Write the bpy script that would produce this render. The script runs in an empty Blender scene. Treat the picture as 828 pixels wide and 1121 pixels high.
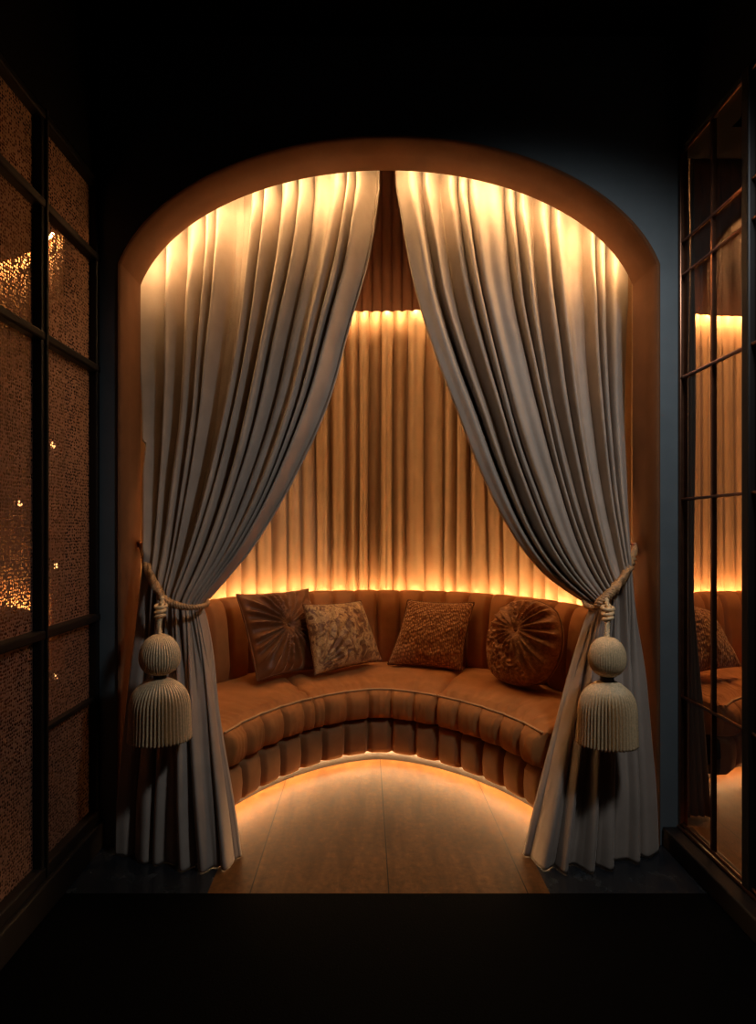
import bpy, math, random
from mathutils import Vector, noise
random.seed(7)
PI = math.pi
sc = bpy.context.scene
col = sc.collection
F = 600.0; CX = 400.0; CY = 580.0; H = 1.15          # focal length (px), principal point, eye height

def W(px, py, Y):                                     # a point of the photograph at the measured distance Y
    return Vector(((px-CX)*Y/F, Y, H-(py-CY)*Y/F))
def lerp(a, b, t): return a+(b-a)*t
def sstep(a, b, x):
    t = min(1, max(0, (x-a)/(b-a))); return t*t*(3-2*t)
def table(tab, x):
    if x <= tab[0][0]: return tab[0][1]
    for (a, b), (c, d) in zip(tab, tab[1:]):
        if x <= c: return b+(d-b)*(x-a)/(c-a)
    return tab[-1][1]
def smooth_table(tab, x):                             # Catmull-Rom through the table
    n = len(tab)
    if x <= tab[0][0]: return tab[0][1]
    if x >= tab[-1][0]: return tab[-1][1]
    for i in range(n-1):
        if x <= tab[i+1][0]:
            x0, y0 = tab[i]; x1, y1 = tab[i+1]
            m0 = (y1-tab[i-1][1])/(x1-tab[i-1][0]) if i > 0 else (y1-y0)/(x1-x0)
            m1 = (tab[i+2][1]-y0)/(tab[i+2][0]-x0) if i+2 < n else (y1-y0)/(x1-x0)
            h = x1-x0; t = (x-x0)/h
            return ((2*t**3-3*t*t+1)*y0+(t**3-2*t*t+t)*h*m0+(-2*t**3+3*t*t)*y1+(t**3-t*t)*h*m1)

# ------------------------------------------------------------------ materials
def mat(name):
    m = bpy.data.materials.new(name); m.use_nodes = True
    nt = m.node_tree; nt.nodes.clear()
    out = nt.nodes.new('ShaderNodeOutputMaterial')
    return m, nt, out
def principled(nt, color=(1,1,1), rough=.5, metal=0, sheen=0, sheen_tint=None, spec=.5, coat=0):
    p = nt.nodes.new('ShaderNodeBsdfPrincipled')
    p.inputs['Base Color'].default_value = (*color, 1)
    p.inputs['Roughness'].default_value = rough
    p.inputs['Metallic'].default_value = metal
    p.inputs['Specular IOR Level'].default_value = spec
    p.inputs['Sheen Weight'].default_value = sheen
    p.inputs['Sheen Roughness'].default_value = .35
    p.inputs['Coat Weight'].default_value = coat
    if sheen_tint: p.inputs['Sheen Tint'].default_value = (*sheen_tint, 1)
    return p
def coords(nt, scale=(1,1,1), rot=(0,0,0)):
    tc = nt.nodes.new('ShaderNodeTexCoord'); mp = nt.nodes.new('ShaderNodeMapping')
    mp.inputs['Scale'].default_value = scale; mp.inputs['Rotation'].default_value = rot
    nt.links.new(tc.outputs['Object'], mp.inputs[0]); return mp.outputs[0]
def noise_tex(nt, vec, scale, detail=4, rough=.55, dist=0):
    n = nt.nodes.new('ShaderNodeTexNoise'); n.inputs['Scale'].default_value = scale
    n.inputs['Detail'].default_value = detail; n.inputs['Roughness'].default_value = rough
    n.inputs['Distortion'].default_value = dist
    nt.links.new(vec, n.inputs['Vector']); return n.outputs['Fac']
def ramp(nt, fac, stops):
    r = nt.nodes.new('ShaderNodeValToRGB'); e = r.color_ramp.elements
    e[0].position, e[0].color = stops[0][0], (*stops[0][1], 1)
    e[1].position, e[1].color = stops[-1][0], (*stops[-1][1], 1)
    for pos, c in stops[1:-1]:
        k = e.new(pos); k.color = (*c, 1)
    nt.links.new(fac, r.inputs[0]); return r.outputs[0]
def bump(nt, fac, p, strength=.3, dist=.01):
    b = nt.nodes.new('ShaderNodeBump'); b.inputs['Strength'].default_value = strength
    b.inputs['Distance'].default_value = dist
    nt.links.new(fac, b.inputs['Height']); nt.links.new(b.outputs[0], p.inputs['Normal'])
def velvet(name, c, sheen=.6, tint=None, rough=.75, var=.25, bs=.25):
    m, nt, out = mat(name)
    p = principled(nt, c, rough, 0, sheen, tint or tuple(min(1, x*1.6+.1) for x in c), .2)
    v = coords(nt)
    f = noise_tex(nt, v, 9, 5)
    lo = tuple(x*(1-var) for x in c); hi = tuple(min(1, x*(1+var)) for x in c)
    nt.links.new(ramp(nt, f, [(.3, lo), (.7, hi)]), p.inputs['Base Color'])
    bump(nt, noise_tex(nt, v, 420, 3), p, bs, .002)
    nt.links.new(p.outputs[0], out.inputs[0]); return m
def plain(name, c, rough=.5, metal=0, spec=.5, coat=0, nscale=30, bs=.08, var=.15):
    m, nt, out = mat(name); p = principled(nt, c, rough, metal, 0, None, spec, coat)
    v = coords(nt); f = noise_tex(nt, v, nscale, 5)
    nt.links.new(ramp(nt, f, [(.3, tuple(x*(1-var) for x in c)), (.7, tuple(x*(1+var) for x in c))]), p.inputs['Base Color'])
    bump(nt, f, p, bs, .003)
    nt.links.new(p.outputs[0], out.inputs[0]); return m
def emit(name, c, s):
    m, nt, out = mat(name); e = nt.nodes.new('ShaderNodeEmission')
    e.inputs[0].default_value = (*c, 1); e.inputs[1].default_value = s
    nt.links.new(e.outputs[0], out.inputs[0]); return m

M = {}
M['drape'] = velvet('taupe_velvet', (.37, .285, .225), .3, (.75, .66, .58), .8, .1, .15)
M['pleat'] = velvet('bronze_satin', (.38, .245, .135), .2, (.8, .55, .35), .6, .08, .08)
M['valance'] = velvet('russet_satin', (.34, .16, .09), .1, (.8, .5, .3), .65, .08, .08)
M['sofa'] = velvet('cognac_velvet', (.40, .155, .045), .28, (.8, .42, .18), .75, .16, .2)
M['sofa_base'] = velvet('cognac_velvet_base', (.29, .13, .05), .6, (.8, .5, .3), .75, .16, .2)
M['piping'] = velvet('piping_velvet', (.55, .33, .16), .5, None, .7, .1, .2)
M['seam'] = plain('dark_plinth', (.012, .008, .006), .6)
M['wall'] = plain('black_blue_paint', (.11, .125, .13), .5, 0, .45, 0, 6, .05, .12)
M['reveal'] = plain('bronze_lining', (.145, .062, .027), .75, 0, .12, 0, 10, .04, .12)
M['edge'] = plain('edge_metal', (.12, .10, .09), .3, .8, .5, 0, 30, .02)
M['ceiling'] = plain('black_ceiling', (.006, .006, .007), .8, 0, .1)
M['dark_front'] = plain('black_front_floor', (.002, .002, .002), .95, 0, .02, 0, 200, .3)
M['shell'] = plain('brown_plaster', (.06, .035, .022), .8, 0, .2)
M['iron'] = plain('black_iron', (.010, .007, .006), .5, .1, .3, 0, 40, .05)
M['copper'] = plain('dark_copper', (.34, .15, .085), .28, .95, .5, 0, 40, .03)
M['cord'] = plain('gold_cord', (.46, .25, .11), .5, .15, .5, 0, 220, .5, .25)
M['fringe'] = plain('cream_fringe', (.76, .52, .28), .5, .1, .5, 0, 160, .3, .2)
M['neck'] = plain('dark_cord_band', (.05, .03, .02), .6)
M['button'] = velvet('button_velvet', (.20, .08, .03), .4)

def marble():
    m, nt, out = mat('black_marble'); p = principled(nt, (.01, .011, .013), .22, 0, 0, None, .5)
    v = coords(nt)
    f = noise_tex(nt, v, 5, 8, .65, 2.2)
    r = ramp(nt, f, [(.0, (.008, .009, .011)), (.485, (.010, .012, .014)), (.5, (.05, .055, .06)), (.515, (.011, .013, .015)), (1, (.018, .02, .023))])
    f2 = noise_tex(nt, v, 14, 5)
    mx = nt.nodes.new('ShaderNodeMix'); mx.data_type = 'RGBA'
    nt.links.new(ramp(nt, f2, [(.5, (0, 0, 0)), (.62, (1, 1, 1))]), mx.inputs[0])
    mx.inputs[6].default_value = (.012, .013, .016, 1); nt.links.new(r, mx.inputs[7])
    nt.links.new(mx.outputs[2], p.inputs['Base Color'])
    nt.links.new(ramp(nt, f2, [(.3, (.15,)*3), (.7, (.32,)*3)]), p.inputs['Roughness'])
    nt.links.new(p.outputs[0], out.inputs[0]); return m
M['marble'] = marble()
def planks():
    m, nt, out = mat('brown_stone_planks'); p = principled(nt, (.2, .1, .04), .55, 0, 0, None, .06)
    p.inputs['Specular Tint'].default_value = (.85, .45, .2, 1)
    v = coords(nt, (6, 1.2, 1))
    v2 = coords(nt)
    f = noise_tex(nt, v, 3, 8, .6, .6); g = noise_tex(nt, v2, 40, 6, .7)
    c = ramp(nt, f, [(.3, (.065, .028, .010)), (.7, (.125, .056, .020))])
    sc2 = ramp(nt, g, [(.30, (.5, .5, .5)), (.6, (1, 1, 1)), (.72, (1.5, 1.45, 1.4))])
    mx = nt.nodes.new('ShaderNodeMix'); mx.data_type = 'RGBA'; mx.blend_type = 'MULTIPLY'; mx.inputs[0].default_value = 1
    nt.links.new(c, mx.inputs[6]); nt.links.new(sc2, mx.inputs[7])
    # dark joints every 0.44 m across
    sep = nt.nodes.new('ShaderNodeSeparateXYZ'); nt.links.new(v2, sep.inputs[0])
    def mathn(op, a, b=None):
        k = nt.nodes.new('ShaderNodeMath'); k.operation = op
        for i, x in enumerate((a, b)):
            if x is None: continue
            if isinstance(x, (int, float)): k.inputs[i].default_value = x
            else: nt.links.new(x, k.inputs[i])
        return k.outputs[0]
    xx = mathn('ADD', sep.outputs['X'], 4.4-.075)
    fr = mathn('FRACT', mathn('DIVIDE', xx, .44))
    d = mathn('MINIMUM', fr, mathn('SUBTRACT', 1, fr))
    jo = mathn('LESS_THAN', d, .0045)
    mj = nt.nodes.new('ShaderNodeMix'); mj.data_type = 'RGBA'
    nt.links.new(jo, mj.inputs[0]); nt.links.new(mx.outputs[2], mj.inputs[6]); mj.inputs[7].default_value = (.012, .006, .003, 1)
    nt.links.new(mj.outputs[2], p.inputs['Base Color'])
    nt.links.new(ramp(nt, g, [(.3, (.36,)*3), (.7, (.6,)*3)]), p.inputs['Roughness'])
    bump(nt, g, p, .12, .004)
    nt.links.new(p.outputs[0], out.inputs[0]); return m
M['planks'] = planks()

def mesh_cloth():
    m, nt, out = mat('bronze_mesh_sheet')
    v = coords(nt, (1, 1, 1))
    vo = nt.nodes.new('ShaderNodeTexVoronoi'); vo.feature = 'F1'; vo.inputs['Scale'].default_value = 130
    vo.inputs['Randomness'].default_value = .45
    mp = coords(nt, (0, 1, .75)); nt.links.new(mp, vo.inputs['Vector'])
    hole = ramp(nt, vo.outputs['Distance'], [(.30, (1, 1, 1)), (.42, (0, 0, 0))])
    p = principled(nt, (.36, .19, .135), .42, .45, 0, None, .5)
    bump(nt, vo.outputs['Distance'], p, .9, .006)
    tr = nt.nodes.new('ShaderNodeBsdfTranslucent'); tr.inputs[0].default_value = (.62, .33, .15, 1)
    ms = nt.nodes.new('ShaderNodeMixShader'); ms.inputs[0].default_value = .25
    nt.links.new(p.outputs[0], ms.inputs[1]); nt.links.new(tr.outputs[0], ms.inputs[2])
    tp = nt.nodes.new('ShaderNodeBsdfTransparent'); tp.inputs[0].default_value = (.72, .6, .48, 1)
    m2 = nt.nodes.new('ShaderNodeMixShader')
    nt.links.new(hole, m2.inputs[0]); nt.links.new(ms.outputs[0], m2.inputs[1]); nt.links.new(tp.outputs[0], m2.inputs[2])
    nt.links.new(m2.outputs[0], out.inputs[0]); return m
M['mesh'] = mesh_cloth()
def glass():
    m, nt, out = mat('bronze_tinted_glass')
    tp = nt.nodes.new('ShaderNodeBsdfTransparent'); tp.inputs[0].default_value = (.93, .86, .80, 1)
    gl = nt.nodes.new('ShaderNodeBsdfGlossy'); gl.inputs[0].default_value = (1, .9, .8, 1); gl.inputs['Roughness'].default_value = .03
    lw = nt.nodes.new('ShaderNodeLayerWeight'); lw.inputs[0].default_value = .5
    fr = nt.nodes.new('ShaderNodeMath'); fr.operation = 'POWER'; fr.inputs[1].default_value = 4
    nt.links.new(lw.outputs['Facing'], fr.inputs[0])
    ms = nt.nodes.new('ShaderNodeMixShader'); nt.links.new(fr.outputs[0], ms.inputs[0])
    nt.links.new(tp.outputs[0], ms.inputs[1]); nt.links.new(gl.outputs[0], ms.inputs[2])
    nt.links.new(ms.outputs[0], out.inputs[0]); return m
M['glass'] = glass()
def brocade():
    m, nt, out = mat('gold_brocade'); p = principled(nt, (.3, .15, .05), .5, 0, .5, (.9, .6, .35), .4)
    v = coords(nt); f = noise_tex(nt, v, 20, 4, .6, 1.4)
    c = ramp(nt, f, [(.40, (.17, .066, .022)), (.48, (.30, .14, .05)), (.54, (.60, .35, .13)), (.60, (.36, .19, .07)), (.66, (.66, .40, .16))])
    nt.links.new(c, p.inputs['Base Color']); bump(nt, f, p, .8, .012)
    nt.links.new(p.outputs[0], out.inputs[0]); return m
M['brocade'] = brocade()
def knit():
    m, nt, out = mat('ribbed_chenille'); p = principled(nt, (.3, .13, .05), .6, 0, .6, (.9, .6, .35), .3)
    v = coords(nt, (1, 1, .5), (0, .2, 0))
    vo = nt.nodes.new('ShaderNodeTexVoronoi'); vo.inputs['Scale'].default_value = 95; vo.inputs['Randomness'].default_value = .5
    nt.links.new(v, vo.inputs['Vector'])
    c = ramp(nt, vo.outputs['Distance'], [(.15, (.66, .32, .11)), (.55, (.30, .11, .032))])
    nt.links.new(c, p.inputs['Base Color'])
    inv = nt.nodes.new('ShaderNodeInvert'); nt.links.new(vo.outputs['Distance'], inv.inputs[1])
    bump(nt, inv.outputs[0], p, .9, .01)
    nt.links.new(p.outputs[0], out.inputs[0]); return m
M['knit'] = knit()
M['ruched'] = velvet('ruched_brown_velvet', (.19, .066, .021), 1.0, (1, .62, .32), .42, .2, .15)
def shaggy():
    m, nt, out = mat('tufted_rust_velvet'); p = principled(nt, (.3, .13, .05), .6, 0, .7, (1, .6, .33), .3)
    v = coords(nt); f = noise_tex(nt, v, 38, 5, .65, .8)
    c = ramp(nt, f, [(.34, (.20, .072, .022)), (.52, (.32, .125, .038)), (.68, (.50, .23, .075))])
    nt.links.new(c, p.inputs['Base Color']); bump(nt, f, p, .45, .008)
    nt.links.new(p.outputs[0], out.inputs[0]); return m
M['shaggy'] = shaggy()

WARM = (1.0, .60, .27)
M['led_arch'] = emit('warm_led_arch', WARM, 165)
M['led_top'] = emit('warm_led_cove', WARM, 110)
M['led_back'] = emit('warm_led_back', WARM, 110)
M['led_toe'] = emit('warm_led_toe', WARM, 240)
M['led_side'] = emit('warm_led_side', WARM, 150)
M['glow_left'] = emit('added_glow_left', WARM, 120)
M['glint'] = emit('amber_glint', (1, .5, .2), 6)

# ------------------------------------------------------------------ object helpers
def link(name, verts, faces, m, parent=None, root=None, smooth=True, loc=None):
    """one mesh object; verts are given in world space, origin goes to loc or the parent's place"""
    o0 = Vector(loc) if loc is not None else (Vector(parent['_o']) if parent is not None else Vector((0, 0, 0)))
    me = bpy.data.meshes.new(name)
    me.from_pydata([tuple(Vector(v)-o0) for v in verts], [], faces)
    me.validate(); me.update()
    if smooth:
        me.polygons.foreach_set('use_smooth', [True]*len(me.polygons))
    me.materials.append(m)
    o = bpy.data.objects.new(name, me); col.objects.link(o)
    if parent is not None: o.parent = parent
    else: o.location = o0
    o['_o'] = [float(x) for x in o0]
    return o
def thing(name, label, cat, loc, group=None):
    o = bpy.data.objects.new(name, None); col.objects.link(o)
    o.location = loc; o['_o'] = [float(x) for x in loc]
    o['label'] = label; o['category'] = cat
    o.empty_display_size = .1
    if group: o['group'] = group
    return o
def tag(o, label, cat, group=None):
    o['label'] = label; o['category'] = cat
    if group: o['group'] = group
    return o
def struct(o): o['kind'] = 'structure'; return o
def solidify(o, t, off=0):
    s = o.modifiers.new('thickness', 'SOLIDIFY'); s.thickness = t; s.offset = off; return o
def bevel(o, w, seg=2):
    b = o.modifiers.new('bevel', 'BEVEL'); b.width = w; b.segments = seg; b.limit_method = 'ANGLE'; return o

class Geo:
    def __init__(s): s.v = []; s.f = []
    def grid(s, rows, closed=False, cap=False):
        b = len(s.v); n = len(rows[0])
        for r in rows: s.v += [Vector(p) for p in r]
        for i in range(len(rows)-1):
            for j in range(n if closed else n-1):
                k = (j+1) % n
                s.f.append((b+i*n+j, b+i*n+k, b+(i+1)*n+k, b+(i+1)*n+j))
        if cap:
            s.f.append(tuple(b+j for j in range(n))[::-1]); s.f.append(tuple(b+(len(rows)-1)*n+j for j in range(n)))
        return s
    def box(s, a, c):
        b = len(s.v)
        for x in (a[0], c[0]):
            for y in (a[1], c[1]):
                for z in (a[2], c[2]): s.v.append(Vector((x, y, z)))
        for q in ((0,1,3,2), (4,6,7,5), (0,4,5,1), (2,3,7,6), (0,2,6,4), (1,5,7,3)): s.f.append(tuple(b+i for i in q))
        return s
    def tube(s, pts, r, seg=8, cap=True, flat=None):
        pts = [Vector(p) for p in pts]; rows = []; n = len(pts)
        up = Vector((0, 0, 1)); prev = None
        for i, p in enumerate(pts):
            t = (pts[min(i+1, n-1)]-pts[max(i-1, 0)]).normalized()
            if prev is None:
                a = t.cross(up)
                if a.length < 1e-3: a = t.cross(Vector((1, 0, 0)))
            else: a = prev-t*prev.dot(t)
            a.normalize(); prev = a; c = t.cross(a)
            rr = r(i/(n-1)) if callable(r) else r
            rows.append([p+(a*math.cos(2*PI*k/seg)+c*math.sin(2*PI*k/seg))*rr for k in range(seg)])
        return s.grid(rows, True, cap)
    def twist(s, pts, r, pitch=.035, strands=3, seg=6, sub=6):
        """a rope of strands laid round the path"""
        P = resample(pts, sub)
        n = len(P); cum = 0; up = Vector((0, 0, 1)); prev = None; fr = []
        for i, p in enumerate(P):
            t = (P[min(i+1, n-1)]-P[max(i-1, 0)]).normalized()
            if prev is None:
                a = t.cross(up)
                if a.length < 1e-3: a = t.cross(Vector((1, 0, 0)))
            else: a = prev-t*prev.dot(t)
            a.normalize(); prev = a
            if i: cum += (P[i]-P[i-1]).length
            rr = r(i/(n-1)) if callable(r) else r
            fr.append((p, a, t.cross(a), cum, rr))
        for k in range(strands):
            q = [p+(a*math.cos(2*PI*(c/pitch+k/strands))+b*math.sin(2*PI*(c/pitch+k/strands)))*rr*.58 for p, a, b, c, rr in fr]
            s.tube(q, (lambda u: (r(u) if callable(r) else r)*.50), seg)
        return s
    def lathe(s, prof, c, seg=48, fn=None, sy=1.0, cap=True):
        rows = []
        for r, z in prof:
            row = []
            for k in range(seg):
                a = 2*PI*k/seg; rr = r*(fn(a, z) if fn else 1)
                row.append(Vector((c[0]+rr*math.cos(a), c[1]+rr*math.sin(a)*sy, z)))
            rows.append(row)
        return s.grid(rows, True, cap)
    def make(s, name, m, parent=None, smooth=True, loc=None): return link(name, s.v, s.f, m, parent, None, smooth, loc)
def resample(pts, sub):
    pts = [Vector(p) for p in pts]; out = []
    for i in range(len(pts)-1):
        p0 = pts[max(i-1, 0)]; p1 = pts[i]; p2 = pts[i+1]; p3 = pts[min(i+2, len(pts)-1)]
        for k in range(sub):
            t = k/sub
            out.append(.5*((2*p1)+(p2-p0)*t+(2*p0-5*p1+4*p2-p3)*t*t+(3*p1-p0-3*p2+p3)*t**3))
    out.append(pts[-1]); return out

# ------------------------------------------------------------------ curves on plan
class Ring:
    """part of a superellipse seen on plan, walked from left to right by arc length"""
    def __init__(s, a, b, n, xc, yc, y0=None, lo=None, hi=None, N=1200):
        P = []
        for i in range(N+1):
            ph = PI-PI*i/N
            if lo is not None and not (lo <= math.degrees(ph) <= hi): continue
            c, q = math.cos(ph), math.sin(ph)
            x = a*math.copysign(abs(c)**(2/n), c); y = b*max(0, q)**(2/n)
            if y0 is not None and yc+y < y0: continue
            P.append(Vector((xc+x, yc+y, 0)))
        s.P = P; s.c = Vector((xc, yc, 0)); s.L = [0]
        for p, q in zip(P, P[1:]): s.L.append(s.L[-1]+(q-p).length)
        s.len = s.L[-1]
    def at(s, u):
        d = min(max(u, 0), 1)*s.len; lo, hi = 0, len(s.L)-1
        while hi-lo > 1:
            m = (lo+hi)//2
            if s.L[m] <= d: lo = m
            else: hi = m
        t = (d-s.L[lo])/max(1e-9, s.L[hi]-s.L[lo])
        return s.P[lo].lerp(s.P[hi], t)
    def nrm(s, u):
        t = s.at(min(1, u+.006))-s.at(max(0, u-.006))
        return Vector((-t.y, t.x, 0)).normalized()
    def off(s, u, d, z):
        p = s.at(u)+s.nrm(u)*d; return Vector((p.x, p.y, z))

# ------------------------------------------------------------------ setting
AX = .085; HW = .975; SPR = 2.117; APX = 2.573; YF = 2.0; YB = 2.17
def arch(dx, rise_add=0, hw_add=0):
    e = 1.0+hw_add; k = math.sqrt(max(0, 1-(dx/e)**2)); k0 = math.sqrt(1-((HW+hw_add)/e)**2)
    return SPR+(APX+rise_add-SPR)*(k-k0)/(1-k0)
def arch_path(add=0, n=64):                          # from the left foot up and round to the right foot
    P = [(AX-HW-add, 0.0), (AX-HW-add, 1.0), (AX-HW-add, SPR-.02)]
    for i in range(n+1):
        dx = -(HW+add)*math.cos(PI*i/n)
        P.append((AX+dx, arch(dx, add, add)))
    return P+[(AX+HW+add, SPR-.02), (AX+HW+add, 1.0), (AX+HW+add, 0.0)]
LX = -.983; RX = 1.157; ZT = 3.62
g = Geo(); T = .014; P = arch_path(T)
for Y in (YF, YB-.002):
    rows = [[Vector((x, Y, z)) for x, z in P], None]
    up = []
    for i, (x, z) in enumerate(P):
        if x <= AX-HW-T+1e-6: up.append(Vector((LX-.12, Y, z if z < SPR-.03 else (z if i < 3 else z))))
        elif x >= AX+HW+T-1e-6: up.append(Vector((RX+.02, Y, z)))
        else: up.append(None)
    # left and right piers, then the spandrel above
    b = len(g.v)
    g.v += [Vector((LX-.02, Y, 0)), Vector((AX-HW-T, Y, 0)), Vector((AX-HW-T, Y, SPR)), Vector((LX-.02, Y, SPR))]
    g.f.append((b, b+1, b+2, b+3)); b = len(g.v)
    g.v += [Vector((AX+HW+T, Y, 0)), Vector((RX+.02, Y, 0)), Vector((RX+.02, Y, SPR)), Vector((AX+HW+T, Y, SPR))]
    g.f.append((b, b+1, b+2, b+3)); b = len(g.v)
    g.v += [Vector((LX-.02, Y, SPR)), Vector((AX-HW-T, Y, SPR)), Vector((AX-HW-T, Y, ZT)), Vector((LX-.02, Y, ZT))]
    g.f.append((b, b+1, b+2, b+3)); b = len(g.v)
    g.v += [Vector((AX+HW+T, Y, SPR)), Vector((RX+.02, Y, SPR)), Vector((RX+.02, Y, ZT)), Vector((AX+HW+T, Y, ZT))]
    g.f.append((b, b+1, b+2, b+3))
    A = P[3:-3]
    g.grid([[Vector((x, Y, z)) for x, z in A], [Vector((x, Y, ZT)) for x, z in A]])
g.grid([[Vector((x, YF, z)) for x, z in P], [Vector((x, YB-.002, z)) for x, z in P]])
for X in (LX-.02, RX+.02): g.grid([[Vector((X, YF, 0)), Vector((X, YB-.002, 0))], [Vector((X, YF, ZT)), Vector((X, YB-.002, ZT))]])
struct(g.make('wall_back', M['wall'], smooth=False))
# lining of the arch opening (jambs and soffit), with a rounded front nosing
P0 = arch_path(0); P1 = arch_path(T)
def ring_at(P, Y): return [Vector((x, Y, z)) for x, z in P]
g = Geo(); g.grid([ring_at(P1, YF-.001), ring_at(P1, YF-.006), ring_at(arch_path(T*.6), YF-.010), ring_at(arch_path(T*.2), YF-.006), ring_at(P0, YF), ring_at(P0, YB), ring_at(P1, YB)])
o = struct(g.make('trim_1', M['reveal'])); o.data.shade_auto_smooth if False else None
for p in o.data.polygons: p.use_smooth = abs(p.normal.y) < .2 and len(p.vertices) == 4
# ceilings, outer walls
struct(Geo().box((-3.2, -.9, 2.95), (3.2, YF-.001, 3.05)).make('ceiling', M['ceiling'], smooth=False))
struct(Geo().box((-3.2, YB, ZT), (3.4, 4.2, ZT+.1)).make('ceiling', M['ceiling'], smooth=False))
struct(Geo().box((-3.2, YF, 2.95), (LX-.03, YB, ZT)).make('wall_back', M['ceiling'], smooth=False))
struct(Geo().box((RX+.03, YF, 2.62), (3.4, YB, ZT)).make('wall_back', M['ceiling'], smooth=False))
struct(Geo().box((LX-.10, -.9, 2.42), (LX+.015, YF-.002, 2.95)).make('wall_left', M['ceiling'], smooth=False))
struct(Geo().box((RX-.015, -.9, 2.53), (RX+.10, YF-.002, 2.95)).make('wall_right', M['ceiling'], smooth=False))
# floors
struct(Geo().box((-.50, 1.734, -.05), (.585, YF, 0)).box((-1.12, YF, -.05), (1.14, 3.6, 0)).make('floor', M['planks'], smooth=False))
struct(Geo().box((LX, 1.734, -.05), (-.50, YF, 0)).box((.585, 1.734, -.05), (RX, YF, 0)).make('floor', M['marble'], smooth=False))
struct(Geo().box((-3.2, -.9, -.05), (3.4, 1.734, 0)).make('floor', M['dark_front'], smooth=False))  # made-up front floor, near black so warm light stays invisible on it
struct(Geo().box((1.18, 1.734, -.05), (3.4, 3.9, 0)).make('floor', M['planks'], smooth=False))
struct(Geo().box((-3.2, 1.734, -.05), (-1.16, 3.9, 0)).make('floor', M['planks'], smooth=False))

# ------------------------------------------------------------------ banquette
XC = .07; YC = 2.0
def chan(x, e=.36):                                   # rounded channel with a sharp seam at every whole number
    q = abs(math.sin(PI*x)); return min(1, q/.5)**.7*(.78+.22*q)
def build_sofa(root, fr, bk, nch_base, nch_back, seams, spread=6, back_top=.785):
    nu = nch_base*12
    def sweep(prof, ring, nch, depth, res=26, warp=0):
        n = nch*res; rows = []
        for d, z, k in prof:
            r = []
            for i in range(n+1):
                u = i/n; c = chan(u*nch, .62 if nch == nch_back else .38)
                q = ring.off(u, d-k*depth*c, z); q.z += (.008*c if z > back_top-.04 and k > 0 else 0)
                r.append(q)
            rows.append(r)
        return rows
    # plinth
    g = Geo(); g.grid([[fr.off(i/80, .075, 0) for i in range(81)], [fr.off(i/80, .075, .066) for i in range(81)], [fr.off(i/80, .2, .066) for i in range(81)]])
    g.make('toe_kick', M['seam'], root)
    # channelled base
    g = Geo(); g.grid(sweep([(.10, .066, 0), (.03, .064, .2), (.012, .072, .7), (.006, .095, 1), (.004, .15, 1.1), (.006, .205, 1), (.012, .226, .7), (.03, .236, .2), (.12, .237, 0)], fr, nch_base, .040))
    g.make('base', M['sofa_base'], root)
    # seat cushions
    for ci, (u0, u1) in enumerate(zip(seams, seams[1:])):
        n = max(24, int((u1-u0)*460)); w0 = (u1-u0)
        rows = []
        prof = [(.05, .238, 0), (.0, .239, .5), (-.016, .250, 1), (-.026, .280, 1), (-.028, .315, 1), (-.022, .350, 1), (-.008, .374, .5)]
        prof2 = [(.004, 0), (.02, 0), (.05, 0), (.09, 0), (.15, 0), (.22, 0), (.3, 0), (.38, 0), (.46, 0), (.54, 0), (.62, 0), (.7, 0), (.78, 0), (.86, 0), (.93, 0), (.985, 0), (1.03, 0)]
        us = [u0+w0*(i/n) for i in range(n+1)]
        def e_edge(u):
            d = min(u-u0, u1-u)*fr.len
            return 1-math.exp(-max(0, d)/.012)
        nb = nch_base
        for d, z, k in prof:
            r = []
            for u in us:
                c = chan(u*nb); e = e_edge(u)
                wr = noise.noise(Vector((u*95, z*9, ci*5)))*.006*k
                r.append(fr.off(u, d+.02*(1-e)-k*.030*c+wr, z))
            rows.append(r)
        for w, _ in prof2:
            r = []
            for u in us:
                a = fr.at(u); b = bk.at(u); e = e_edge(u)
                v = (b-a).normalized(); p = a+v*(.0)+(b-a)*w
                puff = .378+.026*math.sin(PI*min(1, (w*.9+.1)))**.6*(.35+.65*e)-.010*(1-e)
                if w < .03: puff = .380+.002*w
                cr = noise.noise(Vector((u*70+3*w, w*2.2, ci*7+1)))*.015*math.exp(-w*2.6)*sstep(0, .05, w)
                cr += noise.noise(Vector((u*16, w*6, ci*3+9)))*.012*sstep(.02, .2, w)
                # short creases that run in from the seam between cushions
                d2 = min(u-u0, u1-u)*fr.len
                cr += math.sin(w*46+d2*20)*.003*math.exp(-d2/.05)*sstep(.05, .2, w)
                r.append(Vector((p.x, p.y, puff+cr)))
            rows.append(r)
        g = Geo(); g.grid(rows)
        # close the two ends
        for j in (0, n):
            b = len(g.v); g.v += [r[j] for r in rows]; g.f.append(tuple(range(b, b+len(rows))))
        cu = g.make('seat_cushion', M['sofa'], root)
        g = Geo(); g.tube([fr.off(u, -.010-.006*chan(u*nb), .380) for u in us[1:-1]], .0045, 6)
        g.make('piping', M['piping'], cu)
    # channelled back
    bt = back_top
    prof = [(.02, .30, 0), (.0, .37, .6), (.002, .45, 1), (.008, .55, 1), (.016, .64, 1), (.024, .70, 1), (.036, bt-.045, 1), (.052, bt-.018, .9), (.070, bt-.004, .8), (.086, bt, .5), (.102, bt-.012, .2), (.112, bt-.05, 0), (.114, .45, 0), (.114, .07, 0), (.03, .07, 0)]
    g = Geo(); g.grid(sweep(prof, bk, nch_back, .050))
    g.make('backrest', M['sofa'], root)

FR = Ring(.63, .67, 1.62, XC, YC, 2.08)
BK = Ring(.98, 1.20, 2.35, XC, YC, 2.21)
root = thing('curved_banquette', 'curved cognac velvet banquette filling the arched alcove, channelled back and base', 'sofa', (XC, 3.0, 0))
build_sofa(root, FR, BK, 15, 24, [0, .30, .665, 1.0])

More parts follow.
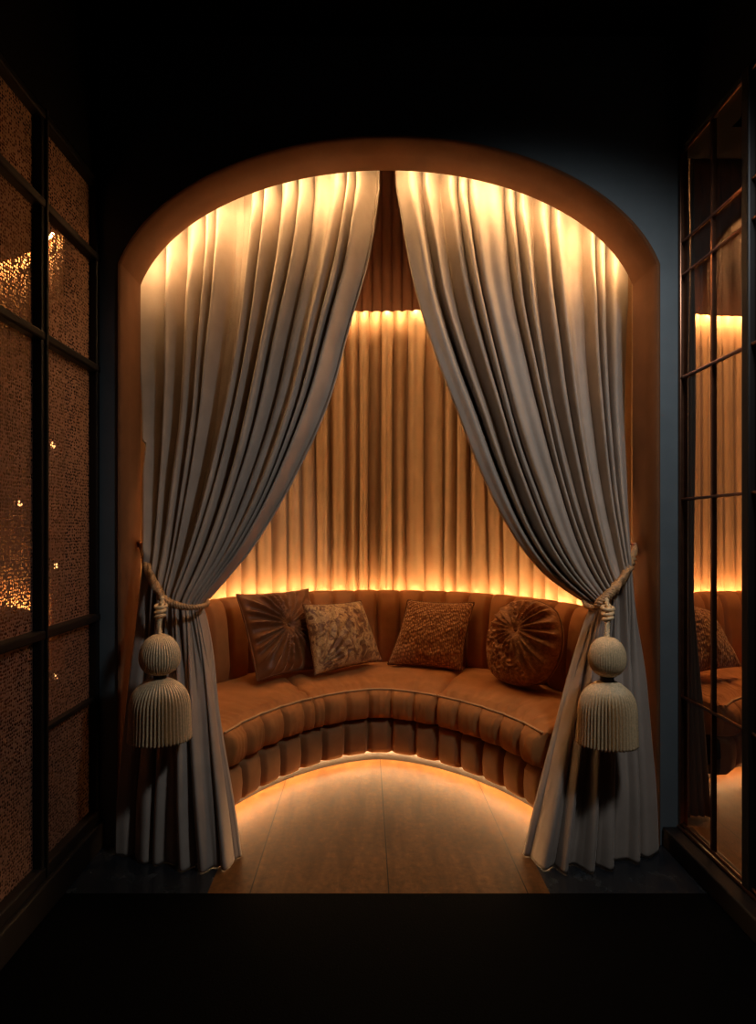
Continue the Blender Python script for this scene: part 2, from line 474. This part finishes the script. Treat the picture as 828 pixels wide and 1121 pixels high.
# pleated hangings behind the banquette
def pleats(ring, d, z0, z1, per, amp, sharp, seed, nz=10, res=10, dz=0.0, irr=.25, gather=0):
    n = int(ring.len/per); N = n*res; g = Geo(); rows = []
    for k in range(nz+1):
        z = lerp(z0, z1, k/nz); r = []
        for i in range(N+1):
            u = i/N; ph = u*n
            j = noise.noise(Vector((ph*.37, seed, z*.25)))*irr
            ph2 = ph+j*1.2
            am = amp*(1+.40*noise.noise(Vector((ph*.9, seed+4, z*.15)))*min(1.6, irr/.25))
            h = (abs(math.sin(PI*ph2))**sharp)
            h += gather*.5*noise.noise(Vector((ph*2.3, seed+8, z*.6)))
            r.append(ring.off(u, d-am*h, z))
        rows.append(r)
    return g.grid(rows)
o = pleats(BK, .262, .08, 2.60, .072, .080, .55, 1.3, 14, 14, irr=.62, gather=.22).make('pleated_drape', M['pleat'], loc=(XC, YC, 0))
tag(o, 'gathered bronze drape lining the curved wall behind the banquette, lit top and bottom', 'curtain')
solidify(o, .002)
o = pleats(BK, .135, 2.47, 3.60, 0.056, .030, .45, 7.1, 4, 12, irr=.1).make('pleated_valance', M['valance'], loc=(XC, YC, 2.5))
tag(o, 'dark russet pleated valance above the glowing line high in the alcove', 'valance'); solidify(o, .003)
g = Geo(); g.grid([[BK.off(i/120, .288, z) for i in range(121)] for z in (0, 1.8, ZT)])
struct(solidify(g.make('wall_alcove', M['shell']), .02, 1))

def strip(name, pts, m, label, r=.006, group=None):
    o = Geo().tube(pts, r, 8).make(name, m, loc=pts[0]); o['category'] = 'light'; o['label'] = label
    if group: o['group'] = group
    return o
strip('led_strip', [BK.off(u/100, .147, 2.494) for u in range(3, 98)], M['led_top'], 'warm light strip behind the valance, making the glowing line on the drape')
strip('led_strip', [BK.off(u/100, .136, .745) for u in range(1, 100)], M['led_back'], 'warm light strip hidden behind the banquette back along its top')
strip('led_strip', [FR.off(u/100, .061, .060) for u in range(1, 100)], M['led_toe'], 'warm light strip under the banquette base, glowing on the floor', .004)
def arch_led(a0, a1):
    P = []
    for i in range(41):
        dx = -(HW+.035)*math.cos(lerp(a0, a1, i/40)); P.append(Vector((AX+dx, 2.198, arch(dx*HW/(HW+.035), .042, 0)+0.0)))
    return P
strip('led_strip', arch_led(.10*PI, .475*PI), M['led_arch'], 'warm light strip behind the left half of the arch, above the left curtain', .0055)
strip('led_strip', arch_led(.525*PI, .90*PI), M['led_arch'], 'warm light strip behind the right half of the arch, above the right curtain', .0055)

# ------------------------------------------------------------------ tied-back curtains
S_LEFT = [(0, 0), (.177, .07), (.347, .184), (.548, .325), (.731, .525), (.87, .725), (.95, .89), (1, 1)]
S_RIGHT = [(0, 0), (.22, .083), (.35, .162), (.52, .287), (.70, .444), (.853, .625), (.939, .79), (1, 1)]
def curtain(name, side, seed, nf):
    """side -1 left, +1 right. u runs from the outer edge (jamb) to the inner (leading) edge"""
    if side < 0:
        x_out, x_in = 156, 414
        tie = lambda u: (lerp(160, 220, u**.9), smooth_table([(0, 606), (.15, 630), (.35, 652), (.6, 661), (.8, 664), (1, 664)], u))
        hemx = lambda u: lerp(131, 266, u)
        hemY = lambda u: smooth_table([(0, 1.975), (.3, 1.925), (.6, 1.885), (.85, 1.88), (1, 1.95)], u)
    else:
        x_out, x_in = 693, 436
        tie = lambda u: (lerp(692, 648, u**.9), smooth_table([(0, 606), (.2, 630), (.45, 652), (.7, 661), (.85, 664), (1, 664)], u))
        hemx = lambda u: lerp(716, 573, u)
        hemY = lambda u: smooth_table([(0, 1.985), (.2, 1.93), (.5, 1.88), (.8, 1.885), (1, 1.935)], u)
    YT = 2.315
    cols = nf*28; rows = []
    NT, NB = 110, 80
    def wrp(u):                                        # uneven fold widths
        return u+.30/nf*math.sin(2*PI*(u*3.1+seed))+.26/nf*math.sin(2*PI*(u*5.3+seed*2))
    def prof(ph, up=True):
        return (.5-.5*math.cos(2*PI*ph))**.75 if up else abs(math.sin(PI*ph))**.65
    def tiepos(u, d=0):
        px, py = tie(u); Y = 2.07-.075*math.sin(PI*min(1, max(0, u)))**.8+.0
        return px, py, Y
    def point(u, seg, t):
        uu = min(1, max(0, u)); ph = wrp(uu)*nf
        if seg == 0:                                   # rail .. tie
            xt = lerp(x_out, x_in, uu); dxw = (xt-CX)*YT/F-AX
            z_a = arch(max(-HW, min(HW, dxw)), .0, 0)
            zt = z_a+.03
            px1, py1, Y1 = tiepos(uu); z1 = H-(py1-CY)*Y1/F
            X0 = (xt-CX)*YT/F; X1 = (px1-CX)*Y1/F
            s = smooth_table(S_LEFT if side < 0 else S_RIGHT, t)
            sl = lerp(t**1.25, s, .25+.75*uu)
            X = lerp(X0, X1, sl); Z = lerp(zt, z1, t)
            Y = lerp(YT+.01, Y1, t**2.2)
            # the belly of the swag hangs a little forward
            Y -= .05*math.sin(PI*t)**1.5*uu
            wloc = abs(lerp(x_out, x_in, 1)-x_out)*YT/F*(1-s)+.27*s
            fw = wloc/nf; X -= .26*fw*(prof(ph)-.5)
            amp = min(.115, max(.050, fw*1.6))*(.85+.25*sstep(0, .15, t))
        else:                                          # tie .. hem
            px1, py1, Y1 = tiepos(uu); z1 = H-(py1-CY)*Y1/F; X1 = (px1-CX)*Y1/F
            Yh = hemY(uu); X2 = (hemx(uu)-CX)*Yh/F
            e = t**.8
            X = lerp(X1, X2, lerp(e, sstep(0, 1, t), .25)); Z = lerp(z1, .002, t)
            Y = lerp(Y1, Yh, sstep(0, 1, t))
            fw = lerp(.27, .47, e)/nf; amp = lerp(.034, .088, e**.6)
            Y -= .006*math.sin(PI*t)
        # a third of the folds die out on the way down, others merge: slow variation of depth
        k = int(math.floor(ph)); vary = .85+.3*noise.noise(Vector((k*1.7+seed*9, Z*1.1, 3)))
        h = prof(ph)
        low = 1 if seg else 0
        if low or t > .85:                             # fewer, broader folds below the tie
            mixf = sstep(.05, .45, t) if low else 0
            ph3 = wrp(uu)*nf*.5+.25
            h = lerp(h, prof(ph3, False), mixf*.85)
            if low: X += side*.18*fw*math.sin(2*PI*ph3)*mixf
            vary = lerp(vary, .95+.3*noise.noise(Vector((math.floor(ph3)*2.1+seed, Z, 7))), mixf)
        Y2 = Y-amp*vary*(h-.45)
        Y2 += .006*noise.noise(Vector((uu*9+seed*5, Z*4, 1)))
        X += side*(.03+.07*noise.noise(Vector((k*3.3, seed, 1))))*fw*math.sin(2*PI*ph)*(1 if seg == 0 else max(0, 1-2.5*t))
        X += .010*noise.noise(Vector((uu*6+seed*3, Z*2.2, 5)))*(sstep(0, .2, t) if seg == 0 else 1)*(1-(1-uu)**6)
        X = max(AX-HW-.05, min(AX+HW+.05, X))
        # keep clear of the jamb lining where the cloth passes it
        if Y2 < YB+.03:
            lim = HW-.012
            X = max(AX-lim, min(AX+lim, X))
        return Vector((X, Y2, Z))
    for i in range(NT):
        t = i/NT; rows.append([point(j/cols, 0, t) for j in range(cols+1)])
    for i in range(NB+1):
        t = i/NB; rows.append([point(j/cols, 1, t) for j in range(cols+1)])
    top = []
    for p in rows[0]: top.append(Vector((p.x, p.y, 2.72)))
    rows.insert(0, top)
    # smooth the change of direction at the tie a little
    for _ in range(2):
        R = [r[:] for r in rows]
        for i in range(NT-8, NT+10):
            for j in range(cols+1): R[i][j] = rows[i][j]*.5+(rows[i-1][j]+rows[i+1][j])*.25
        rows = R
    # rolled leading edge
    for r in rows:
        e = r[-1]; d = (r[-1]-r[-3]); s = 1 if side < 0 else -1
        r += [e+Vector((s*.002, .010, 0)), e+Vector((-s*.004, .020, 0))]
    o = Geo().grid(rows).make(name, M['drape'], loc=((AX+side*.75), 2.0, 0))
    solidify(o, .0035, 0)
    return o
c1 = curtain('velvet_curtain', -1, .17, 12)
tag(c1, 'taupe velvet curtain on the left of the arch, gathered toward the left jamb', 'curtain', None)
c2 = curtain('velvet_curtain', 1, .61, 12)
tag(c2, 'taupe velvet curtain on the right of the arch, gathered toward the right jamb', 'curtain', None)

# ------------------------------------------------------------------ tassel tiebacks
def tieback(side, label):
    YT_ = 1.818; q = YT_/F
    if side < 0:
        cx, top, b0, b1, hb, s0, s1, hs = 175, 660, 694, 739, 21.5, 742, 809, 31
        loop = [(156, 596, 2.155), (158, 606, 2.12), (162, 622, 2.03), (169, 638, 1.965), (179, 656, 1.928), (195, 663, 1.925), (208, 665, 1.93), (220, 664, 1.96), (227, 660, 2.03), (225, 648, 2.13), (215, 625, 2.19), (180, 605, 2.19), (157, 598, 2.165)]
        rr = lambda u: table([(0, .014), (.25, .018), (.38, .015), (.5, .010), (1, .009)], u)
    else:
        cx, top, b0, b1, hb, s0, s1, hs = 665, 662, 697, 741, 19.5, 745, 814, 29.5
        loop = [(696, 597, 2.155), (694, 606, 2.12), (689, 622, 2.03), (680, 636, 1.965), (668, 650, 1.928), (658, 659, 1.92), (652, 665, 1.93), (645, 664, 1.96), (640, 660, 2.02), (640, 648, 2.13), (650, 628, 2.19), (675, 606, 2.19), (695, 599, 2.165)]
        rr = lambda u: table([(0, .013), (.3, .019), (.42, .017), (.5, .010), (1, .009)], u)
    base = W(cx, s1, YT_)
    r = thing('tassel_tieback', label, 'curtain tieback', base)
    Geo().twist([W(*p) for p in loop], rr, .028, 3, 7, 10).make('rope', M['cord'], r)
    hk = W(loop[0][0], loop[0][1], 2.15); hk.x = AX+side*(HW-.001)
    g = Geo(); g.tube([hk+Vector((0, 0, .0)), hk+Vector((-side*.012, 0, 0)), hk+Vector((-side*.024, 0, .004)), hk+Vector((-side*.028, 0, .02))], .005, 8)
    g.lathe([(.001, hk.z-.012), (.012, hk.z-.011), (.012, hk.z+.011), (.001, hk.z+.012)], (hk.x-side*.002, hk.y), 16, None, 1)
    g.make('hook', M['copper'], r)
    # hanging cord with wraps
    a = W(cx+(3 if side < 0 else -1), top-6, 1.905); b = W(cx, b0+3, YT_)
    g = Geo(); pts = [a, a.lerp(b, .35)+Vector((.004, -.012, 0)), a.lerp(b, .7)+Vector((-.002, -.006, 0)), b]
    g.twist(pts, .010, .022, 3, 6, 6)
    kn = g.make('hanging_cord', M['fringe'], r)
    g = Geo(); 
    for k in range(3):
        c = a.lerp(b, .22+.13*k)+Vector((0, -.010, 0)); R = .018-.002*k
        g.tube([c+Vector((R*math.cos(2*PI*i/20), R*math.sin(2*PI*i/20), .004*math.sin(2*PI*i/20+k))) for i in range(21)], .0065, 6)
    g.make('cord_wrap', M['fringe'], kn)
    C = W(cx, 700, YT_)
    zc = lambda py: H-(py-CY)*q
    # ball head: cords laid over a ball
    zt, zb = zc(b0), zc(b1); zm = (zt+zb)/2; R = hb*q; hz = (zt-zb)/2
    nc = 46
    rib = lambda a_, z: 1+.06*(abs(math.sin(a_*nc/2))-.5)
    prof = [(max(.004, R*math.sin(PI*k/22)**.85*(1-.05*math.cos(PI*k/22))), zm+hz*math.cos(PI*k/22)) for k in range(23)]
    if side < 0: prof = [(x*(1+.06*(z-zm)/hz*-1), z) for x, z in prof]
    Geo().lathe(prof, C, nc*6, rib, .85).make('tassel_head', M['fringe'], r)
    z2 = zc(s0)
    Geo().lathe([(.014, zb+.012), (.024, zb+.006), (.021, zb-.004), (.024, z2-.006), (.016, z2-.012)], C, 32, None, .9).make('tassel_neck', M['neck'], r)
    # skirt of hanging cords
    z3 = zc(s1); Rs = hs*q; hh = z2-z3; nc = 50
    def rib2(a_, z):
        t = (z2-z)/hh
        k = .04+.18*sstep(.12, .45, t)
        tw = .5*math.sin(z*700+math.floor(a_*nc/2/PI)*1.3)*.012*sstep(.3, .5, t)
        return 1+k*(abs(math.sin(a_*nc/2))-.6)*1.3+tw+.02*noise.noise(Vector((math.cos(a_)*3, math.sin(a_)*3, z*6+side)))
    prof = []
    for k in range(41):
        t = k/40
        rr_ = Rs*smooth_table([(0, .22), (.03, .42), (.08, .60), (.16, .80), (.26, .91), (.42, .95), (.7, .97), (1, 1.0)], t)
        prof.append((rr_, z2-hh*t))
    prof += [(Rs*.9, z3+.003), (Rs*.3, z3+.006)]
    Geo().lathe(prof, C, nc*6, rib2, .78).make('tassel_skirt', M['fringe'], r)
    return r
tieback(-1, 'gold rope and cream tassel tieback round the left curtain')
tieback(1, 'gold rope and cream tassel tieback round the right curtain')

# ------------------------------------------------------------------ cushions
def cushion(label, corners, Ys, T, m, pipe_m, kind, seed=0, pipe_r=.005, lbl_parts=None):
    """corners TL TR BR BL in the photograph, with their distances"""
    C = [W(px, py, Y) for (px, py), Y in zip(corners, Ys)]
    nrm = ((C[1]-C[3]).cross(C[0]-C[2])).normalized()
    cen = sum(C, Vector())/4
    if nrm.y > 0: nrm = -nrm
    low = min(c.z for c in C)
    base = Vector((cen.x, cen.y, low))
    r = thing('throw_cushion', label, 'cushion', base)
    N = 120
    def P(s, t, side):
        bow = .055 if kind != 'round' else 0
        if kind == 'round':                           # square grid pressed into a disc
            k = math.sqrt(max(0, 1-t*t/2)); k2 = math.sqrt(max(0, 1-s*s/2)); S, Tt = s*k, t*k2
            S = lerp(S, s, .18); Tt = lerp(Tt, t, .18)
        else:
            S = s*(1-bow*(1-t*t)); Tt = t*(1-bow*(1-s*s))
        a = (S+1)/2; b = (1-Tt)/2
        p = C[0].lerp(C[1], a).lerp(C[3].lerp(C[2], a), b)
        e = max(0, (1-s**2))*max(0, (1-t**2))
        h = T*(e**.42)*.5
        if side > 0:
            if kind == 'burst' or kind == 'round':
                cx_, cy_ = (.02, .10) if kind == 'burst' else (-.02, .22)
                rx, ry = S-cx_, Tt-cy_; rad = math.hypot(rx, ry); th = math.atan2(ry, rx)
                nr = 23 if kind == 'burst' else 21
                thw = th+.05*math.sin(th*3+seed)+.04*math.sin(th*7)
                ridge = 1-abs(math.sin(thw*nr/2))**.8
                amp = .036*sstep(.02, .40, rad)*(1-.45*sstep(.7, 1.1, rad))*min(1, e*6)
                ridge += .10*noise.noise(Vector((th*3, rad*5, seed)))
                if kind == 'round' and (S*.75+Tt*.9) < -.25:      # tufted, crumpled lower part
                    q = sstep(-.25, -.55, S*.75+Tt*.9) if False else min(1, (-.25-(S*.75+Tt*.9))/.25)
                    ridge = lerp(ridge, .3+.6*noise.noise(Vector((S*14, Tt*14, seed))), q)
                h += amp*(ridge-.3)-.022*math.exp(-(rad/.10)**2)
            elif kind == 'brocade':
                h += .006*noise.noise(Vector((s*4, t*4, seed)))*min(1, e*5)
                th = math.atan2(t+.9, s+1.0); h += .006*math.sin(th*26)*min(1, e*4)*math.exp(-((s+1)**2+(t)**2)*.9)
            else:
                h += .008*noise.noise(Vector((s*2.5, t*2.5, seed)))*min(1, e*5)
            h += .004*noise.noise(Vector((s*6, t*6, seed+3)))*min(1, e*5)
        return p+nrm*h*side
    rows = []; rng = [math.sin((i/N-.5)*PI) for i in range(N+1)]
    rf = [[P(s, t, 1) for s in rng] for t in rng]
    rb = [[P(s, t, -1) for s in rng] for t in rng]
    g = Geo(); g.grid(rf); g.grid(rb)
    edge = [rf[0][j] for j in range(N+1)]+[rf[i][N] for i in range(1, N+1)]+[rf[N][j] for j in range(N-1, -1, -1)]+[rf[i][0] for i in range(N-1, -1, -1)]
    cov = g.make('cover', m, r)
    w = cov.modifiers.new('weld', 'WELD'); w.merge_threshold = .0002
    step = edge[::3]+[edge[0]]
    pp = Geo(); pp.twist(step, pipe_r, .02, 2, 6, 2) if kind in ('brocade', 'knit') else pp.tube(edge, pipe_r, 7)
    pp.make('piping', pipe_m, r)
    if kind in ('burst', 'round'):
        c0 = P(.02, .10, 1) if kind == 'burst' else P(-.02, .22, 1)
        t1 = nrm.cross(Vector((0, 0, 1))).normalized(); t2 = nrm.cross(t1)
        rr = .009; g = Geo()
        g.grid([[c0+nrm*(.004+.006*math.cos(k*PI/12))+(t1*math.cos(a*PI/8)+t2*math.sin(a*PI/8))*rr*math.sin(k*PI/12) for a in range(16)] for k in range(0, 9)], True)
        g.make('button', M['button'], r)
    return r
cushion('square dark brown cushion with pleats radiating from its button, leftmost on the banquette', [(259, 651), (337, 645), (352, 731), (282, 745)], [2.72, 3.05, 2.92, 2.60], .15, M['ruched'], M['button'], 'burst', .4)
cushion('square gold brocade cushion overlapping the radiating pleated one', [(332, 662), (395, 658), (418, 723), (345, 739)], [2.80, 3.06, 3.02, 2.70], .14, M['brocade'], M['button'], 'brocade', 1.4, .005)
cushion('square rust chenille cushion with nubbly texture, alone at the middle of the banquette', [(447, 657), (519, 660), (505, 734), (425, 727)], [3.09, 3.02, 2.91, 3.02], .13, M['knit'], M['button'], 'knit', 2.4, .006)
cushion('round rust velvet cushion with gathered folds and tufted lower half, rightmost on the banquette', [(545, 655), (622, 660), (608, 757), (528, 745)], [2.84, 2.50, 2.44, 2.72], .18, M['shaggy'], M['button'], 'round', 3.1)

# ------------------------------------------------------------------ left: mesh screen
def screen():
    r = thing('mesh_screen', 'bronze mesh screen in a black grid frame on the left side', 'screen', (LX, 1.3, 0))
    X = LX; ys = [.62, 1.14, 1.657, 1.985]; zs = [.115, .833, 1.733, 2.133, 2.41]
    for i in range(3):
        for k in range(4):
            g = Geo(); y0, y1, z0, z1 = ys[i]+.012, ys[i+1]-.012, zs[k]+.01, zs[k+1]-.01
            if i == 2: y1 = 1.985
            n = 24; rows = []
            for a in range(n+1):
                row = []
                for b in range(n+1):
                    y = lerp(y0, y1, a/n); z = lerp(z0, z1, b/n)
                    row.append(Vector((X-.012+.004*noise.noise(Vector((y*6, z*5, i+k*3)))*math.sin(PI*a/n)*math.sin(PI*b/n)*3, y, z)))
                rows.append(row)
            g.grid(rows).make('mesh_panel', M['mesh'], r)
    for y in ys:
        w = .019 if y < 1.9 else .012
        o = Geo().box((X-.02, y-w, .10), (X+.016, y+w if y < 1.9 else y+.014, 2.42)).make('mullion', M['iron'], r, False); bevel(o, .005)
        if y == 1.657:
            o = Geo().box((X+.014, y-.005, .10), (X+.024, y+.005, 2.42)).make('mullion_bead', M['iron'], o, False)
            bevel(o, .002)
    for z in zs[:-1]+[2.40]:
        w = .014 if z > .2 else .020
        o = Geo().box((X-.018, .62, z-w), (X+.020, 1.998, z+w)).make('rail', M['iron'], r, False); bevel(o, .006)
    o = Geo().box((X-.016, 1.657, .530), (X+.008, 1.998, .546)).make('rail', M['iron'], r, False); bevel(o, .003)
    o = Geo().box((X-.04, .62, 0), (X+.035, 1.998, .098)).make('plinth', M['iron'], r, False); bevel(o, .006)
screen()
# ------------------------------------------------------------------ right: glazed partition
def partition():
    r = thing('glazed_partition', 'tall glass partition with thin copper glazing bars on the right side', 'partition', (RX, 1.3, 0))
    X = RX; zs = [.085, .545, 1.26, 1.70, 2.07, 2.19, 2.515]; ys = [.62, 1.10, 1.645, 1.985]
    for i in range(3):
        for k in range(6):
            o = Geo().box((X-.003, ys[i]+.01, zs[k]+.003), (X+.003, ys[i+1]-.002, zs[k+1]-.003)).make('glass_pane', M['glass'], r, False)
    for z in zs:
        rad = .0055 if z not in (1.70,) else .007
        g = Geo(); g.tube([Vector((X-.008, y, z)) for y in (.62, 1.1, 1.645, 1.99)], rad, 10)
        g.make('glazing_bar', M['copper'], r)
    o = Geo().box((X-.010, 1.812, .085), (X+.006, 1.820, 2.51)).make('glazing_bar', M['copper'], r, False)
    for y in (.62, 1.10, 1.645):
        o = Geo().box((X-.022, y-.022, .07), (X+.022, y+.010, 2.53)).make('post', M['iron'], r, False); bevel(o, .005)
    o = Geo().box((X-.016, 1.984, .07), (X+.012, 1.9985, 2.53)).make('post', M['copper'], r, False); bevel(o, .003)
    o = Geo().box((X-.075, .62, 0), (X+.035, 1.998, .070)).make('plinth', M['iron'], r, False); bevel(o, .006)
    g = Geo(); g.tube([Vector((X-.020, y, .075)) for y in (.62, 1.99)], .006, 8); g.make('plinth_bead', M['copper'], r)
partition()

# ------------------------------------------------------------------ booth beyond the glass
NR = Ring(.61, .60, 1.9, 2.02, 2.02, None, 50, 139)
NB = Ring(1.10, 1.14, 2.0, 2.25, 2.02, None, 55, 139)
root = thing('curved_banquette', 'second cognac banquette seen through the glass partition', 'sofa', (2.2, 3.0, 0))
build_sofa(root, NR, NB, 8, 13, [0, .5, 1.0])
NBW = Ring(1.10, 1.14, 2.0, 2.25, 2.02, None, 50, 141)
o = pleats(NBW, .205, .08, 2.56, .062, .030, .75, 3.3, 8, 12, irr=.42, gather=.3).make('pleated_drape', M['pleat'], loc=(2.2, 3.2, 0)); tag(o, 'gathered bronze drape behind the banquette beyond the glass', 'curtain'); solidify(o, .002)
o = pleats(NBW, .135, 2.43, 3.60, .058, .012, .35, 5.1, 4, 12, irr=.1).make('pleated_valance', M['valance'], loc=(2.2, 3.2, 2.4)); tag(o, 'russet pleated valance high beyond the glass', 'valance'); solidify(o, .003)
strip('led_strip', [NBW.off(u/60, .150, 2.452) for u in range(1, 60)], M['led_side'], 'warm light strip behind the valance beyond the glass')
strip('led_strip', [NB.off(u/60, .136, .745) for u in range(1, 60)], M['led_side'], 'warm light strip behind the banquette beyond the glass')
strip('led_strip', [NR.off(u/60, .061, .060) for u in range(6, 60)], M['led_side'], 'warm light strip under the banquette beyond the glass', .004)
cushion('grey-brown pebbled cushion seen through the glass partition', [(742, 656), (776, 668), (812, 729), (744, 741)], [2.74, 2.80, 2.72, 2.64], .12, M['knit'], M['button'], 'knit', 5.2, .004)
# narrow drape at the near edge of that booth
g = Geo(); rows = []
for k in range(41):
    z = lerp(2.9, .01, k/40); r = []
    w = .045+.095*(1-min(1, z/.85))
    for i in range(61):
        u = i/60; r.append(Vector((1.275+u*w*.8+.006*noise.noise(Vector((z*2, u*3, 2))), 2.197-.022*abs(math.sin(PI*u*4))**.8+.01*noise.noise(Vector((z, u*4, 0))), z)))
    rows.append(r)
o = g.grid(rows).make('hanging_drape', M['drape'], loc=(1.3, 2.22, 0)); tag(o, 'narrow grey drape hanging just beyond the glass partition', 'curtain'); solidify(o, .003)

# ------------------------------------------------------------------ booth and light strips added behind the mesh screen for its glow
LR = Ring(.66, .66, 1.9, -2.22, 1.50, None, 50, 120)
LB = Ring(1.10, 1.14, 2.0, -2.22, 1.50, None, 50, 120)
root = thing('curved_banquette', 'third cognac banquette added behind the mesh screen', 'sofa', (-2.1, 2.5, 0))
build_sofa(root, LR, LB, 8, 13, [0, .5, 1.0])
LBW = Ring(1.10, 1.14, 2.0, -2.22, 1.50, None, 50, 120)
o = pleats(LBW, .205, .08, 2.56, .062, .030, .75, 9.3, 8, 12, irr=.42, gather=.3).make('pleated_drape', M['pleat'], loc=(-2.1, 2.8, 0)); tag(o, 'gathered bronze drape added behind the mesh screen for its glow', 'curtain'); solidify(o, .002)
o = pleats(LBW, .135, 2.46, 3.60, .058, .012, .35, 11.1, 4, 12, irr=.1).make('pleated_valance', M['valance'], loc=(-2.1, 2.8, 2.4)); tag(o, 'russet pleated valance added behind the mesh screen', 'valance'); solidify(o, .003)
strip('led_strip', [LBW.off(u/60, .158, 2.505) for u in range(1, 60)], M['glow_left'], 'added warm glow strip behind the valance beyond the mesh screen')
strip('led_strip', [LB.off(u/60, .136, .745) for u in range(1, 54)], M['glow_left'], 'added warm glow strip behind the banquette beyond the mesh screen')
# small glowing beads on cords, added behind the mesh to imitate glints
for (px, py, Y), wh in (((58, 487, 1.95), 'highest of the four small glints added behind the mesh screen, right bay'), ((22, 550, 1.85), 'small bulb behind the mesh screen, the only one added in the left bay'),
                   ((61, 619, 1.96), 'small bulb behind the mesh screen added just below the middle of the right bay'), ((61, 740, 1.97), 'lowest small bulb behind the mesh screen, added below the long rail')):
    p = W(px, py, Y); r = thing('hanging_glint', wh, 'light', p)
    Geo().lathe([(.0005, p.z-.013), (.005, p.z-.011), (.0075, p.z-.004), (.007, p.z+.002), (.004, p.z+.009), (.003, p.z+.012)], p, 16).make('glint', M['glint'], r)
    Geo().tube([Vector((p.x, p.y, z)) for z in (p.z+.01, 2.0, 2.949)], .0012, 6).make('cord', M['iron'], r)

# ------------------------------------------------------------------ lamps
def spot(name, loc, tgt, power, color, size, blend, rad):
    l = bpy.data.lights.new(name, 'SPOT'); l.energy = power; l.color = color; l.spot_size = math.radians(size); l.spot_blend = blend; l.shadow_soft_size = rad
    o = bpy.data.objects.new(name, l); col.objects.link(o); o.location = loc
    o.rotation_euler = (Vector(tgt)-Vector(loc)).to_track_quat('-Z', 'Y').to_euler(); return o
spot('cool_spotlight', (1.0, .80, 2.46), (.55, 2.0, 1.12), 44, (.86, .94, 1.0), 104, .9, .10)
spot('booth_fill', (2.0, 2.6, 3.4), (1.95, 2.75, 0), 130, (1, .58, .30), 75, .8, .08)  # unseen fill lamp, added to brighten the booth beyond the glass
spot('alcove_fill', (.07, 2.78, 3.5), (.07, 2.75, 0), 50, (1, .58, .30), 70, .8, .12)  # unseen fill lamp, added to light the seat from above

w = bpy.data.worlds.new('dark'); sc.world = w; w.use_nodes = True
bg = w.node_tree.nodes['Background']; bg.inputs[0].default_value = (.5, .6, .7, 1); bg.inputs[1].default_value = .004

# ------------------------------------------------------------------ camera
cam = bpy.data.cameras.new('camera'); co = bpy.data.objects.new('camera', cam); col.objects.link(co)
co.location = (0, 0, H); co.rotation_euler = (PI/2, 0, 0)
cam.sensor_fit = 'HORIZONTAL'; cam.sensor_width = 36; cam.lens = 36*F/828
cam.shift_x = (414-CX)/828; cam.shift_y = (CY-560.5)/828
cam.clip_start = .02
sc.camera = co
sc.view_settings.view_transform = 'Standard'; sc.view_settings.look = 'None'
sc.view_settings.exposure = 0; sc.view_settings.gamma = 1; sc.view_settings.use_curve_mapping = False
sc.cycles.use_denoising = True
sc.cycles.max_bounces = 8; sc.cycles.transparent_max_bounces = 16
for o in list(bpy.data.objects):
    if '_o' in o: del o['_o']
